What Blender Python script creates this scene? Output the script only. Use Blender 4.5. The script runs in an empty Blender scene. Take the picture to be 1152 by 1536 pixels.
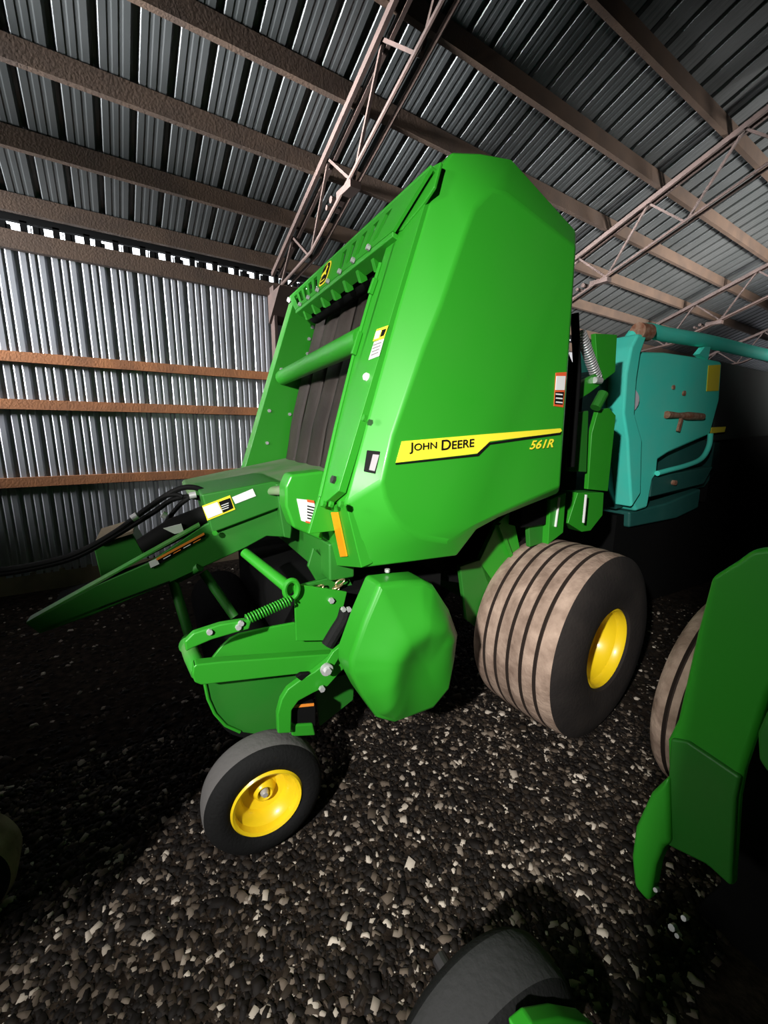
import bpy, math, random
import numpy as np
from mathutils import Vector, Matrix
random.seed(4); np.random.seed(4)
C = bpy.context.scene.collection
PI = math.pi
# ------------------------------------------------------------------ camera model
FPX, CAMH = 627.03, 1.6
YAW, PITCH, ROLL = 0.58785661, -0.19503333, 0.00846501
PHI = math.radians(5.0)                     # the baler stands 5 degrees off the line of the wall
SLOPE = math.tan(0.36884838)                # roof pitch
def cam_rows(yaw):
    f = np.array([math.sin(yaw)*math.cos(PITCH), math.cos(yaw)*math.cos(PITCH), math.sin(PITCH)])
    r = np.cross(f, [0, 0, 1.]); r /= np.linalg.norm(r); u = np.cross(r, f)
    r2 = r*math.cos(ROLL)+u*math.sin(ROLL); u2 = -r*math.sin(ROLL)+u*math.cos(ROLL)
    return np.array([r2, -u2, f])
RW, RB = cam_rows(YAW), cam_rows(YAW-PHI)
def ray(p, R): return R.T @ np.array([(p[0]-576)/FPX, (p[1]-768)/FPX, 1.])
O = np.array([0, 0, CAMH])
def at(p, n, d, R=RB):                      # a photo point on the plane n.x = d
    r = ray(p, R); n = np.array(n, float)
    return O + r*((d - n@O)/(n@r))
def Y(px, py, v): return at((px, py), (0, 1, 0), v)
def X(px, py, v): return at((px, py), (1, 0, 0), v)
FN = np.array([1, 0, -.34])                 # slanted front of the machine
def F(px, py, off=0): return at((px, py), FN, .56-.34*1.38+off)

# ------------------------------------------------------------------ materials
def mat(name, col, rough=.5, metal=0, col2=None, scale=8, amt=.5, bump=0, bscale=60, coat=0, spec=.5, detail=6, thr=(.35, .7), emit=None):
    m = bpy.data.materials.new(name); m.use_nodes = True
    N, L = m.node_tree.nodes, m.node_tree.links
    b = N['Principled BSDF']
    b.inputs['Base Color'].default_value = (*col, 1); b.inputs['Roughness'].default_value = rough
    b.inputs['Metallic'].default_value = metal; b.inputs['Coat Weight'].default_value = coat
    b.inputs['Coat Roughness'].default_value = .12
    b.inputs['Specular IOR Level'].default_value = spec
    tc = N.new('ShaderNodeTexCoord')
    if col2 is not None:
        n = N.new('ShaderNodeTexNoise'); n.inputs['Scale'].default_value = scale; n.inputs['Detail'].default_value = detail
        r = N.new('ShaderNodeMapRange'); r.inputs['From Min'].default_value = thr[0]; r.inputs['From Max'].default_value = thr[1]; r.inputs['To Max'].default_value = amt
        x = N.new('ShaderNodeMix'); x.data_type = 'RGBA'
        x.inputs['A'].default_value = (*col, 1); x.inputs['B'].default_value = (*col2, 1)
        L.new(tc.outputs['Object'], n.inputs['Vector']); L.new(n.outputs['Fac'], r.inputs['Value'])
        L.new(r.outputs['Result'], x.inputs['Factor']); L.new(x.outputs['Result'], b.inputs['Base Color'])
    if bump:
        n = N.new('ShaderNodeTexNoise'); n.inputs['Scale'].default_value = bscale; n.inputs['Detail'].default_value = 4
        k = N.new('ShaderNodeBump'); k.inputs['Strength'].default_value = bump; k.inputs['Distance'].default_value = .01
        L.new(tc.outputs['Object'], n.inputs['Vector']); L.new(n.outputs['Fac'], k.inputs['Height']); L.new(k.outputs['Normal'], b.inputs['Normal'])
    return m
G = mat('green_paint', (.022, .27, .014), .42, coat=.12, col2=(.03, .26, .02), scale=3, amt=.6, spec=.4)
GD = mat('dusty_green_paint', (.022, .25, .015), .55, col2=(.16, .24, .11), scale=7, amt=.55)
GDD = mat('very_dusty_green_paint', (.07, .22, .05), .7, col2=(.2, .22, .15), scale=5, amt=.8)
GSH = mat('shaded_green_paint', (.014, .16, .012), .5, col2=(.03, .15, .02), scale=6, amt=.5)  # shade put into the colour: darker copy of the green
YEL = mat('yellow_paint', (.86, .60, .012), .35, coat=.3)
DEC = mat('yellow_decal', (.90, .76, .04), .4)
BLK = mat('black_print', (.005, .005, .005), .7, spec=.1)
WHT = mat('white_decal', (.75, .75, .73), .5)
GRY = mat('grey_plastic', (.22, .20, .21), .5)
ORG = mat('orange_decal', (.85, .26, .03), .5)
REDD = mat('red_orange_decal', (.70, .10, .03), .5)
AMB = mat('amber_reflector', (.9, .30, .008), .35, coat=.3)
RUB = mat('black_rubber', (.008, .008, .008), .8, bump=.3, bscale=90, spec=.15)
TRD = mat('dusty_tyre_rubber', (.21, .145, .11), .9, col2=(.46, .34, .265), scale=11, amt=.8, bump=.6, bscale=40, spec=.1)
TRK = mat('tyre_groove', (.035, .025, .02), .9, spec=.1)
SIDE = mat('tyre_side_rubber', (.017, .014, .013), .85, col2=(.04, .032, .027), scale=5, amt=.5, bump=.25, spec=.2)
GTR = mat('grey_tread_rubber', (.10, .095, .092), .85, bump=.3, spec=.15)
GTD = mat('dark_tread_rubber', (.03, .03, .03), .85, bump=.3, spec=.15)
BELT = mat('belt_rubber', (.022, .016, .013), .65, col2=(.055, .042, .035), scale=4, amt=.6, bump=.2, spec=.3)
STL = mat('zinc_steel', (.62, .62, .62), .35, metal=.5)
DST = mat('dark_steel', (.03, .028, .028), .5, metal=.3)
CHN = mat('yellow_zinc_chain', (.75, .66, .36), .35, metal=.9)
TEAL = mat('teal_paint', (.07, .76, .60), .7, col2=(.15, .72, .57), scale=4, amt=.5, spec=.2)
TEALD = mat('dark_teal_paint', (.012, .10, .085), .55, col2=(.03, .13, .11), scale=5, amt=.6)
TEALG = mat('blackish_teal', (.012, .022, .018), .9, col2=(.004, .005, .004), scale=2.5, amt=1)
RUST = mat('rust', (.22, .08, .04), .85, col2=(.4, .26, .18), scale=30, amt=.9)
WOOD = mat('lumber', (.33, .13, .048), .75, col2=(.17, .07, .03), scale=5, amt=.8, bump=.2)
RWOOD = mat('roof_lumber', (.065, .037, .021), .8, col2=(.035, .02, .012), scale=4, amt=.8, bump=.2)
TRS = mat('rusty_truss_steel', (.045, .025, .019), .75, metal=.1, col2=(.025, .014, .01), scale=9, amt=.8)
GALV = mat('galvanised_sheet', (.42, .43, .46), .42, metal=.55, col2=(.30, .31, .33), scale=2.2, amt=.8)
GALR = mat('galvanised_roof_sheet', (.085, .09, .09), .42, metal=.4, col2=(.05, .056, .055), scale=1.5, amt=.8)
DIRT = mat('dirt', (.007, .0045, .003), .95, col2=(.035, .025, .018), scale=22, amt=.9, bump=.8, bscale=45, spec=.1)
DARK = mat('dark_interior', (.006, .006, .006), .9, spec=.05)
TAN = mat('tan_board', (.22, .17, .11), .85, col2=(.13, .10, .06), scale=6, amt=.7)
# gravel: every pebble takes its own tone
GRV = bpy.data.materials.new('pebbles'); GRV.use_nodes = True
N, L = GRV.node_tree.nodes, GRV.node_tree.links
g = N.new('ShaderNodeNewGeometry'); rp = N.new('ShaderNodeValToRGB'); L.new(g.outputs['Random Per Island'], rp.inputs['Fac'])
cr = rp.color_ramp; cr.elements[0].color = (.004, .0025, .0018, 1); cr.elements[1].color = (.55, .48, .40, 1)
for p_, c_ in ((.55, (.007, .0045, .003, 1)), (.78, (.03, .021, .014, 1)), (.92, (.13, .10, .075, 1))):
    e = cr.elements.new(p_); e.color = c_
L.new(rp.outputs['Color'], N['Principled BSDF'].inputs['Base Color']); N['Principled BSDF'].inputs['Roughness'].default_value = .75; N['Principled BSDF'].inputs['Specular IOR Level'].default_value = .25

# ------------------------------------------------------------------ mesh helper
class MB:
    def __init__(s): s.v, s.f, s.mi, s.m = [], [], [], []
    def k(s, m):
        if m not in s.m: s.m.append(m)
        return s.m.index(m)
    def add(s, vs, fs, m=None):
        o = len(s.v); s.v += [tuple(map(float, v)) for v in vs]; i = s.k(m) if m else 0
        for f in fs: s.f.append(tuple(a+o for a in f)); s.mi.append(i)
    def box(s, a, b, m=None):
        x0, y0, z0 = a; x1, y1, z1 = b
        s.add([(x0,y0,z0),(x1,y0,z0),(x1,y1,z0),(x0,y1,z0),(x0,y0,z1),(x1,y0,z1),(x1,y1,z1),(x0,y1,z1)],
              [(0,3,2,1),(4,5,6,7),(0,1,5,4),(1,2,6,5),(2,3,7,6),(3,0,4,7)], m)
    def prism(s, P, d, m=None):             # polygon P swept by vector d
        P = [np.array(p, float) for p in P]; d = np.array(d, float); n = len(P)
        s.add(P+[p+d for p in P], [tuple(range(n))[::-1], tuple(range(n, 2*n))]+[(i, (i+1) % n, n+(i+1) % n, n+i) for i in range(n)], m)
    def beam(s, a, b, w, h, m=None, up=(0, 0, 1)):
        a, b = np.array(a, float), np.array(b, float); t = b-a; t /= np.linalg.norm(t)
        r = np.cross(t, up); r /= np.linalg.norm(r); u = np.cross(r, t)
        q = [a+r*sx*w/2+u*sy*h/2 for sx, sy in ((-1,-1),(1,-1),(1,1),(-1,1))]
        s.prism(q, b-a, m)
    def tube(s, pts, r, m=None, n=14, closed=False):
        pts = [np.array(p, float) for p in pts]; k = len(pts); rs = r if hasattr(r, '__len__') else [r]*k
        vs, fs, ref = [], [], None
        for i, p in enumerate(pts):
            if closed: t = pts[(i+1) % k]-pts[i-1]
            else: t = pts[min(i+1, k-1)]-pts[max(i-1, 0)]
            t /= np.linalg.norm(t)
            if ref is None: ref = np.cross(t, (0, 0, 1) if abs(t[2]) < .9 else (1, 0, 0))
            ref = ref-t*(ref@t); ref /= np.linalg.norm(ref); w = np.cross(t, ref)
            vs += [p+rs[i]*(math.cos(2*PI*j/n)*ref+math.sin(2*PI*j/n)*w) for j in range(n)]
        for i in range(k if closed else k-1):
            o, q = i*n, ((i+1) % k)*n
            fs += [(o+j, o+(j+1) % n, q+(j+1) % n, q+j) for j in range(n)]
        if not closed: fs += [tuple(range(n))[::-1], tuple(range((k-1)*n, k*n))]
        s.add(vs, fs, m)
    def lathe(s, prof, c, m=None, n=72, mats=None):   # profile of (radius, y) turned about the y axis through c
        c = np.array(c, float); vs, fs = [], []
        for r, y in prof: vs += [c+np.array([r*math.cos(2*PI*j/n), y, r*math.sin(2*PI*j/n)]) for j in range(n)]
        o = len(s.v); s.v += [tuple(v) for v in vs]
        for i in range(len(prof)-1):
            k = s.k((mats[i] if mats else None) or m) if (mats or m) else 0
            for j in range(n):
                s.f.append((o+i*n+j, o+i*n+(j+1) % n, o+(i+1)*n+(j+1) % n, o+(i+1)*n+j)); s.mi.append(k)
    def build(s, name, m=None, parent=None, base=(0, 0, 0), smooth=False, bevel=0, seg=3, label=None):
        me = bpy.data.meshes.new(name); b = np.array(base, float)
        me.from_pydata([tuple(np.array(v)-b) for v in s.v], [], s.f)
        for q in (s.m or [m]): me.materials.append(q if q else m)
        me.polygons.foreach_set('material_index', s.mi)
        me.update()
        import bmesh
        bm = bmesh.new(); bm.from_mesh(me); bmesh.ops.recalc_face_normals(bm, faces=bm.faces); bm.to_mesh(me); bm.free()
        o = bpy.data.objects.new(name, me); C.objects.link(o)
        if parent: o.parent = parent
        if label: o['label'] = label
        if bevel:
            k = o.modifiers.new('bevel', 'BEVEL'); k.width = bevel; k.segments = seg; k.limit_method = 'ANGLE'; k.angle_limit = math.radians(22)
            k.harden_normals = True
        if smooth or bevel:
            me.polygons.foreach_set('use_smooth', [True]*len(me.polygons))
            if not smooth or smooth == 'auto': me.set_sharp_from_angle(angle=math.radians(35))
        return o
def tag(o, label=None, cat=None, group=None, kind=None):
    for k, v in (('label', label), ('category', cat), ('group', group), ('kind', kind)):
        if v: o[k] = v
    return o
def empty(name, loc, rz, label, cat, group=None):
    o = bpy.data.objects.new(name, None); C.objects.link(o); o.empty_display_size = .2
    o.location = loc; o.rotation_euler = (0, 0, rz); return tag(o, label, cat, group)
def b2w(p): 
    c, s = math.cos(PHI), math.sin(PHI)
    return (p[0]*c+p[1]*s, -p[0]*s+p[1]*c, p[2])
def helix(a, b, R, turns, n=12):
    a, b = np.array(a, float), np.array(b, float); t = b-a; L_ = np.linalg.norm(t); t /= L_
    r = np.cross(t, (0, 0, 1)); r /= np.linalg.norm(r); w = np.cross(t, r)
    return [a+t*L_*i/(turns*n)+R*(math.cos(2*PI*i/n)*r+math.sin(2*PI*i/n)*w) for i in range(turns*n+1)]

# ------------------------------------------------------------------ the shed
YW = 5.2
def roof_z(y): return 3.46+(YW-y)*SLOPE     # underside of the sheet
X0, X1, YF = -6.0, 19.0, -6.0
RIDGE = -1.6
RIB = .229
def rib_profile(x0, x1, major=.022, minor=.005):
    out = []; n = int((x1-x0)/RIB)
    for i in range(n):
        x = x0+i*RIB
        out += [(x, 0), (x+.018, major), (x+.040, major), (x+.058, 0), (x+.098, 0), (x+.106, minor), (x+.122, minor), (x+.130, 0), (x+.160, 0), (x+.168, minor), (x+.184, minor), (x+.192, 0)]
    out.append((x1, 0)); return out
def sheet(name, prof, fa, fb, m):           # corrugated sheet between two curves; fa/fb map (x, h) to 3-D
    s = MB(); n = len(prof)
    s.add([fa(*p) for p in prof]+[fb(*p) for p in prof], [(i, i+1, n+i+1, n+i) for i in range(n-1)], m)
    o = s.build(name, m); return tag(o, kind='structure')
prof = rib_profile(X0, X1)
profr = rib_profile(X0, X1, .019, .0012)
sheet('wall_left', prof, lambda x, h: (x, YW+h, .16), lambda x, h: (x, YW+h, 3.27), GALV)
s = MB(); n = len(prof)
ya, yb = YW+.05, RIDGE
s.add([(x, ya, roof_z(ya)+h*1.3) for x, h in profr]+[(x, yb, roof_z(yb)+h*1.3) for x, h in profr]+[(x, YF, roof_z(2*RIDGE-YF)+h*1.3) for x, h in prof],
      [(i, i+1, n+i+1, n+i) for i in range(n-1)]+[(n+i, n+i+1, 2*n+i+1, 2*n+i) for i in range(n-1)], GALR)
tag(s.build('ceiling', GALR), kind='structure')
# end walls and the wall behind the camera close the shed
zr = roof_z(RIDGE)
def gable(name, x, t):
    s = MB(); s.prism([(x, YW, 0), (x, YW, roof_z(YW)), (x, RIDGE, zr), (x, YF, roof_z(2*RIDGE-YF)), (x, YF, 0)], (t, 0, 0), GALV)
    tag(s.build(name, GALV), kind='structure')
gable('wall_far_end', X1, .05); gable('wall_near_end', X0-.05, .05)
s = MB(); s.box((X0, YF-.05, 0), (X1, YF, roof_z(2*RIDGE-YF)), GALV); tag(s.build('wall_behind', GALV), kind='structure')
# ground
def U2(h): return h
s = MB()
nx, ny = 120, 90; gx = np.linspace(X0-.5, X1+.5, nx); gy = np.linspace(YF-.5, YW+.6, ny)
s.add([(x, y, -.012+.010*math.sin(3.1*x+1.3*y)*math.cos(2.3*y-.7*x)) for y in gy for x in gx],
      [(j*nx+i, j*nx+i+1, (j+1)*nx+i+1, (j+1)*nx+i) for j in range(ny-1) for i in range(nx-1)], DIRT)
tag(s.build('floor', DIRT, smooth=True), kind='structure')
# pebbles
def pebbles():
    base = np.array([(-1,-1,-.6),(1,-1,-.6),(1,1,-.6),(-1,1,-.6),(-.7,-.6,.6),(.6,-.7,.6),(.7,.6,.6),(-.6,.7,.6)], float)
    faces = np.array([(4,5,6,7),(0,1,5,4),(1,2,6,5),(2,3,7,6),(3,0,4,7)])
    P = []
    def sc(n, xr, yr, smin, smax):
        x = np.random.uniform(*xr, n); y = np.random.uniform(*yr, n)
        sz = smin+(smax-smin)*np.random.rand(n)**3.2
        P.append(np.stack([x, y, sz], 1))
    sc(75000, (-1.1, 2.4), (.25, 2.3), .0024, .014)
    sc(14000, (1.0, 4.5), (.3, 3.2), .004, .014)
    sc(1500, (-1.1, 3.0), (.25, 2.6), .010, .022)
    sc(5000, (-2.0, 2.5), (2.2, 5.0), .006, .016)
    P = np.concatenate(P); n = len(P)
    v = base[None]*(1+.45*(np.random.rand(n, 8, 3)-.5))*P[:, None, 2:3]*np.stack([1+.7*np.random.rand(n), .6+.4*np.random.rand(n), .45+.35*np.random.rand(n)], 1)[:, None]
    a = np.random.rand(n)*2*PI; tl = (np.random.rand(n)-.5)*.9
    c, s_ = np.cos(tl)[:, None], np.sin(tl)[:, None]
    v = np.stack([v[..., 0]*c-v[..., 2]*s_, v[..., 1], v[..., 0]*s_+v[..., 2]*c], -1)
    c, s_ = np.cos(a)[:, None], np.sin(a)[:, None]
    v = np.stack([v[..., 0]*c-v[..., 1]*s_, v[..., 0]*s_+v[..., 1]*c, v[..., 2]], -1)
    gz = -.012+.010*np.sin(3.1*P[:, 0]+1.3*P[:, 1])*np.cos(2.3*P[:, 1]-.7*P[:, 0])
    v += np.stack([P[:, 0], P[:, 1], gz+P[:, 2]*.25], 1)[:, None]
    f = (faces[None]+(np.arange(n)*8)[:, None, None]).reshape(-1, 4)
    me = bpy.data.meshes.new('gravel'); me.vertices.add(n*8); me.vertices.foreach_set('co', v.reshape(-1))
    nf = len(f); me.loops.add(nf*4); me.loops.foreach_set('vertex_index', f.reshape(-1).astype(np.int32))
    me.polygons.add(nf); me.polygons.foreach_set('loop_start', np.arange(nf, dtype=np.int32)*4)
    me.update(calc_edges=True); me.validate()
    me.materials.append(GRV)
    o = bpy.data.objects.new('gravel', me); C.objects.link(o)
    tag(o, 'loose brown and grey gravel covering the shed floor', 'gravel', kind='stuff')
pebbles()
# timbers: girts on the wall, eave plates, purlins under the roof, planks at the foot of the wall
tn = [0]
def trim(a, b, w, h, m, label=None):
    tn[0] += 1; s = MB(); s.beam(a, b, w, h, m); o = s.build('trim_%d' % tn[0], m); tag(o, kind='structure'); return o
yg = YW-.025
trim((X0, yg, 1.08), (1.62, yg, 1.08), .04, .09, WOOD)
trim((X0, yg, 1.80), (1.80, yg, 1.80), .04, .09, WOOD)
trim((X0, yg, 2.22), (1.80, yg, 2.22), .04, .09, WOOD)
for z in (1.08, 1.80, 2.22): trim((2.0, yg, z), (X1, yg, z), .04, .09, WOOD)
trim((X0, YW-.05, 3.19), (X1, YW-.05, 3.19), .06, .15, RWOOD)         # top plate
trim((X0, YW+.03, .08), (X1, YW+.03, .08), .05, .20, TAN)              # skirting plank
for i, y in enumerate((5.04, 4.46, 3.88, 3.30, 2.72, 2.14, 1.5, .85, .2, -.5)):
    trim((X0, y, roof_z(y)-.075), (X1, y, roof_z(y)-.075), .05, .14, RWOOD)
s = MB(); s.box((-.735, -.40, 0), (-.525, -.194, roof_z(-.22)-.1), RWOOD); tn[0] += 1; tag(s.build('trim_%d' % tn[0], RWOOD), kind='structure')   # unseen square post added behind the camera to shade the right side
# eave closure: dark blocks between the rib openings, daylight comes in between them
s = MB(); n = int((X1-X0)/RIB)
s.box((X0, YW-.03, 3.355), (X1, YW+.02, 3.50), DARK)
for i in range(n):
    x = X0+i*RIB
    s.box((x+.090, YW-.03, 3.26), (x+.140, YW+.02, 3.37), DARK)
    s.box((x+.160, YW-.03, 3.26), (x+.166, YW+.02, 3.34), DARK)
    s.box((x+.176, YW-.03, 3.26), (x+.229, YW+.02, 3.34), DARK)
    s.box((x-.01, YW-.03, 3.26), (x+.025, YW+.02, 3.34 if i % 3 else 3.32), DARK)
tn[0] += 1; tag(s.build('trim_%d' % tn[0], DARK), kind='structure')

# steel trusses and posts along the wall
def truss(x, label, near_y=-1.4):
    o = empty('roof_truss', (x, YW-.1, 0), 0, label, 'roof truss', 'steel roof trusses')
    base = (x, YW-.1, 0)
    top = lambda y: roof_z(y)-.175
    low = lambda y: roof_z(y)-.175-(.15+.36*min(1, max(0, (YW-y)/1.2)))
    for dx in (-.04, .04):
        s = MB(); s.beam((x+dx, YW-.12, top(YW-.12)), (x+dx, near_y, top(near_y)), .03, .05, TRS); s.build('top_chord', TRS, o, base)
        s = MB(); s.tube([(x+dx, YW-.12, low(YW-.12)-.02), (x+dx, YW-1.2, low(YW-1.2)), (x+dx, near_y, low(near_y))], .016, TRS, n=8); s.build('bottom_chord', TRS, o, base, smooth='auto')
    y = YW-.25; up = True; k = 0
    while y > near_y+.5:
        y2 = y-.42
        a, b = ((x, y, low(y)), (x, y2, top(y2))) if k % 2 == 0 else ((x, y, top(y)), (x, y2, low(y2)))
        s = MB(); s.beam(a, b, .022, .022, TRS, up=(1, 0, 0)); s.build('web', TRS, o, base)
        y = y2; k += 1
    yj = 3.35
    s = MB(); s.box((x-.05, yj-.12, low(yj)-.03), (x+.05, yj+.12, low(yj)+.025), TRS); s.build('splice_plate', TRS, o, base, bevel=.004)
    s = MB(); s.tube([(x-.06, yj+.2, low(yj)), (x+.06, yj+.2, low(yj))], .028, TRS, n=10)
    s.tube([(x-.06, yj+.28, low(yj)-.03), (x+.06, yj+.28, low(yj)-.03)], .02, TRS, n=10); s.build('bolt', TRS, o, base)
    return o
truss(1.86, 'rusty steel roof truss above the front of the large green baler')
truss(5.55, 'rusty steel roof truss crossing just right of the green baler')
truss(9.2, 'distant rusty steel roof truss above the teal machine')
truss(12.9, 'farthest rusty steel truss at the right edge under the roof')
def post(x, label):
    o = empty('wall_post', (x, YW-.14, 0), 0, label, 'post', 'steel posts along the wall')
    b = (x, YW-.14, 0)
    for dx in (-.07, .07):
        s = MB(); s.box((x+dx-.02, YW-.2, -.05), (x+dx+.02, YW-.08, 3.2), TRS); s.build('channel', TRS, o, b, bevel=.004)
    s = MB(); s.prism([(x-.12, YW-.1, 3.1), (x-.12, YW-.1, 2.8), (x-.12, YW-.5, 3.12)], (.24, 0, 0), TRS); s.build('gusset', TRS, o, b)
    s = MB(); s.box((x-.06, YW-.06, 0), (x+.06, YW-.052, 3.1), DST); s.build('web_plate', DST, o, b)
for x_, l_ in ((1.88, 'brown steel post at the end of the wooden girts, left of the green baler'), ):
    post(x_, l_)

# ------------------------------------------------------------------ wheels
def big_tyre_prof(R, w, rim):
    # from outer bead to inner bead; y=0 outer side
    p, m = [], []
    def a(r, y, mm): p.append((r, y)); m.append(mm)
    a(rim, .05, SIDE); a(rim+.02, .02, SIDE); a(rim+(R-rim)*.35, -.0, SIDE); a(rim+(R-rim)*.68, .012, SIDE); a(R*.945, .04, SIDE)
    a(R*.975, .052, TRD)
    crown = lambda y: R-(abs(y-w/2)/(w/2))**2.6*R*.045
    nr = 6; y0, y1 = .056, w-.056; pitch = (y1-y0)/nr; gw = .016
    for i in range(nr):
        ya, yb = y0+i*pitch, y0+(i+1)*pitch
        a(crown(ya+gw*.6), ya+gw*.6, TRD); a(crown((ya+yb)/2)+.002, (ya+yb)/2, TRD); a(crown(yb-gw*.6), yb-gw*.6, TRD if i == nr-1 else TRK)
        if i < nr-1: a(crown(yb)-.020, yb-gw*.3, TRK); a(crown(yb)-.020, yb+gw*.3, TRK)
    a(R*.945, w-.04, SIDE); a(rim+(R-rim)*.5, w, SIDE); a(rim, w-.05, SIDE)
    return p, m
def big_wheel(parent, base, c, R=.5, w=.55, rim=.215, label=None, toe=0):
    p, m = big_tyre_prof(R, w, rim); s = MB()
    s.lathe(p, c, mats=m, n=128); s.lathe([(rim, .05), (rim, w-.05)], c, mats=[SIDE]); 
    t = s.build('wheel', SIDE, parent, base, smooth='auto', label=label)
    s = MB(); s.lathe([(rim+.012, .036), (rim+.002, .030), (rim-.012, .044), (rim-.018, .075), (rim-.045, .10), (rim-.060, .16), (rim-.11, .185), (.075, .185), (.07, .16), (.03, .15), (.0005, .15)], c, m=YEL, n=96)
    r = s.build('rim', YEL, t, base=(0, 0, 0), smooth='auto'); r.data.transform(Matrix.Translation(-Vector(base)))
    s = MB()
    for k in range(8):
        a_ = 2*PI*k/8+.2; q = np.array(c)+np.array([.10*math.cos(a_), .186, .10*math.sin(a_)])
        s.tube([q, q+np.array([0, -.018, 0])], .010, STL, n=6)
    wb_ = s.build('wheel_bolt', STL, t, base)
    if toe:
        cc = Vector(c)+Vector((0, w/2, 0))-Vector(base); R_ = Matrix.Translation(cc) @ Matrix.Rotation(math.radians(toe), 4, 'Z') @ Matrix.Translation(-cc)
        for q_ in (t, r, wb_): q_.data.transform(R_)
    s = MB(); s.tube([np.array(c)+np.array([0, .16, 0]), np.array(c)+np.array([0, w+.35, 0])], .045, GSH, n=20); s.build('axle_stub', GSH, parent, base, smooth='auto')
    return t
def gauge_wheel(parent, base, c, R=.225, w=.16, rim=.128, tread=None):
    tread = tread or GTR
    s = MB()
    pr = [(rim, .025), (rim+.012, .006), (rim+.03, -.002), (R*.80, .0), (R*.92, .012), (R*.98, .032), (R, .055), (R+.001, w/2), (R, w-.055), (R*.98, w-.032), (R*.9, w-.01), (rim+.02, w), (rim, w-.02), (rim, .025)]
    s.lathe(pr, c, mats=[RUB]*5+[tread]*4+[RUB]*4, n=96)
    t = s.build('gauge_wheel', RUB, parent, base, smooth='auto')
    s = MB(); s.lathe([(rim+.006, .012), (rim-.001, .004), (rim-.010, .010), (rim-.014, .035), (rim-.034, .050), (rim-.045, .082), (rim-.075, .095), (.045, .090), (.034, .062), (.028, .058), (.024, .064), (.024, .10), (.0005, .10)], c, m=YEL, n=72)
    s.build('rim', YEL, t, base, smooth='auto')
    s = MB(); s.tube([np.array(c)+(0, .10, 0), np.array(c)+(0, .060, 0), np.array(c)+(0, .050, 0)], [.016, .016, .010], STL, n=20); s.build('hub_cap', STL, t, base, smooth='auto')
    s = MB(); s.tube([np.array(c)+np.array([0, .1, 0]), np.array(c)+np.array([0, w+.1, 0])], .02, DST); s.build('wheel_axle', DST, parent, base)
    return t

# ------------------------------------------------------------------ the large green baler
BB = (1.6, 2.25, 0)
baler = empty('round_baler', b2w(BB), -PHI, 'tall green round baler with yellow stripe on its side, in the middle of the shed', 'baler')
def part(s, name, m, parent=None, **k): return s.build(name, m, parent or baler, BB, **k)
def plate(name, pts, d, m=G, parent=None, bevel=.004, **k):
    s = MB(); s.prism(pts, d, m); return part(s, name, m, parent, bevel=bevel, **k)
YO, YI = 1.36, 1.27
def panel_geo():
    o_px = [(679,227),(720,229),(768,238),(864,346),(838,740),(745,778),(715,795),(686,834),(620,843),(541,853),(532,818),(524,785),(517,757),(558,606),(598,460),(629,356),(660,250)]
    i_px = [(712,312),(738,284),(760,290),(864,370),(840,730),(768,762),(712,786),(668,812),(630,806),(604,790),(588,768),(578,746),(573,722),(588,655),(634,525),(660,460),(699,346)]
    oy = [YO]*4+[1.30]*3+[1.305,1.32,YO]+[YO]*7; oy[4] = 1.31
    o = [Y(*p, q) for p, q in zip(o_px, oy)]; i = [Y(*p, YI) for p in i_px]
    return o, i
def side_panel(mirror=False):
    o, i = panel_geo()
    if mirror: o, i = [[np.array([p[0], 2*2.25-p[1], p[2]]) for p in q] for q in (o, i)]
    sg = -1 if mirror else 1
    s = MB(); n = len(o); bk = [p+np.array([.0, .09*sg, 0]) for p in o]
    s.add(list(i)+list(o)+bk, [tuple(range(n))]+[(k, (k+1) % n, n+(k+1) % n, n+k) for k in range(n)]+[(n+k, n+(k+1) % n, 2*n+(k+1) % n, 2*n+k) for k in range(n)]+[tuple(range(2*n, 3*n))], G)
    return part(s, 'side_panel', G, bevel=.012, seg=4)
panel = side_panel(); side_panel(True)
# stripe and lettering on the near panel (YI plane)
e = .003
def pdec(name, px, m, parent, y=YI-e, th=.002, **k):
    s = MB(); s.prism([Y(*p, y) for p in px], (0, th, 0), m); return part(s, name, m, parent, **k)
pdec('stripe_edge', [(593,695),(700,683),(716,681),(734,664),(843,648),(841,652),(735,667),(718,684),(594,697)], BLK, panel, label='thin black edge below the yellow stripe')  # printed black line under the stripe
pdec('stripe', [(603,662),(725,651.5),(841,642.5),(843,646),(840,649),(735,662),(716,680),(701,682),(594,694)], DEC, panel, label='yellow tapering stripe with lettering')
def text(name, txt, m, p0, p1, hgt_px, y, parent, small=False, shear=0, off=.0, th=.0015):
    cu = bpy.data.curves.new(name, 'FONT'); cu.body = txt; cu.size = 1; cu.shear = shear; cu.offset = off; cu.extrude = .0
    if small:
        cu.small_caps_scale = .80
        for i_, c_ in enumerate(txt):
            if c_.islower(): cu.body_format[i_].use_small_caps = True
    ob = bpy.data.objects.new(name, cu); C.objects.link(ob)
    dg = bpy.context.evaluated_depsgraph_get(); me = bpy.data.meshes.new_from_object(ob.evaluated_get(dg))
    C.objects.unlink(ob); bpy.data.objects.remove(ob)
    co = np.array([v.co for v in me.vertices]); mn, mx = co.min(0), co.max(0)
    a, b = Y(*p0, y), Y(*p1, y); h = np.linalg.norm(Y(p0[0], p0[1]-hgt_px, y)-a)
    for v in me.vertices:
        t = (v.co.x-mn[0])/(mx[0]-mn[0]); q = (v.co.y-mn[1])/(mx[1]-mn[1])
        P = a+(b-a)*t+np.array([0, 0, h*q]); v.co = tuple(P-np.array(BB))
    me.materials.clear(); me.materials.append(m)
    o = bpy.data.objects.new(name, me); C.objects.link(o); o.parent = parent; return o
text('lettering', 'John', BLK, (614,681), (655,676.5), 17, YI-e-.003, panel, small=True, off=.012)
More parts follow.
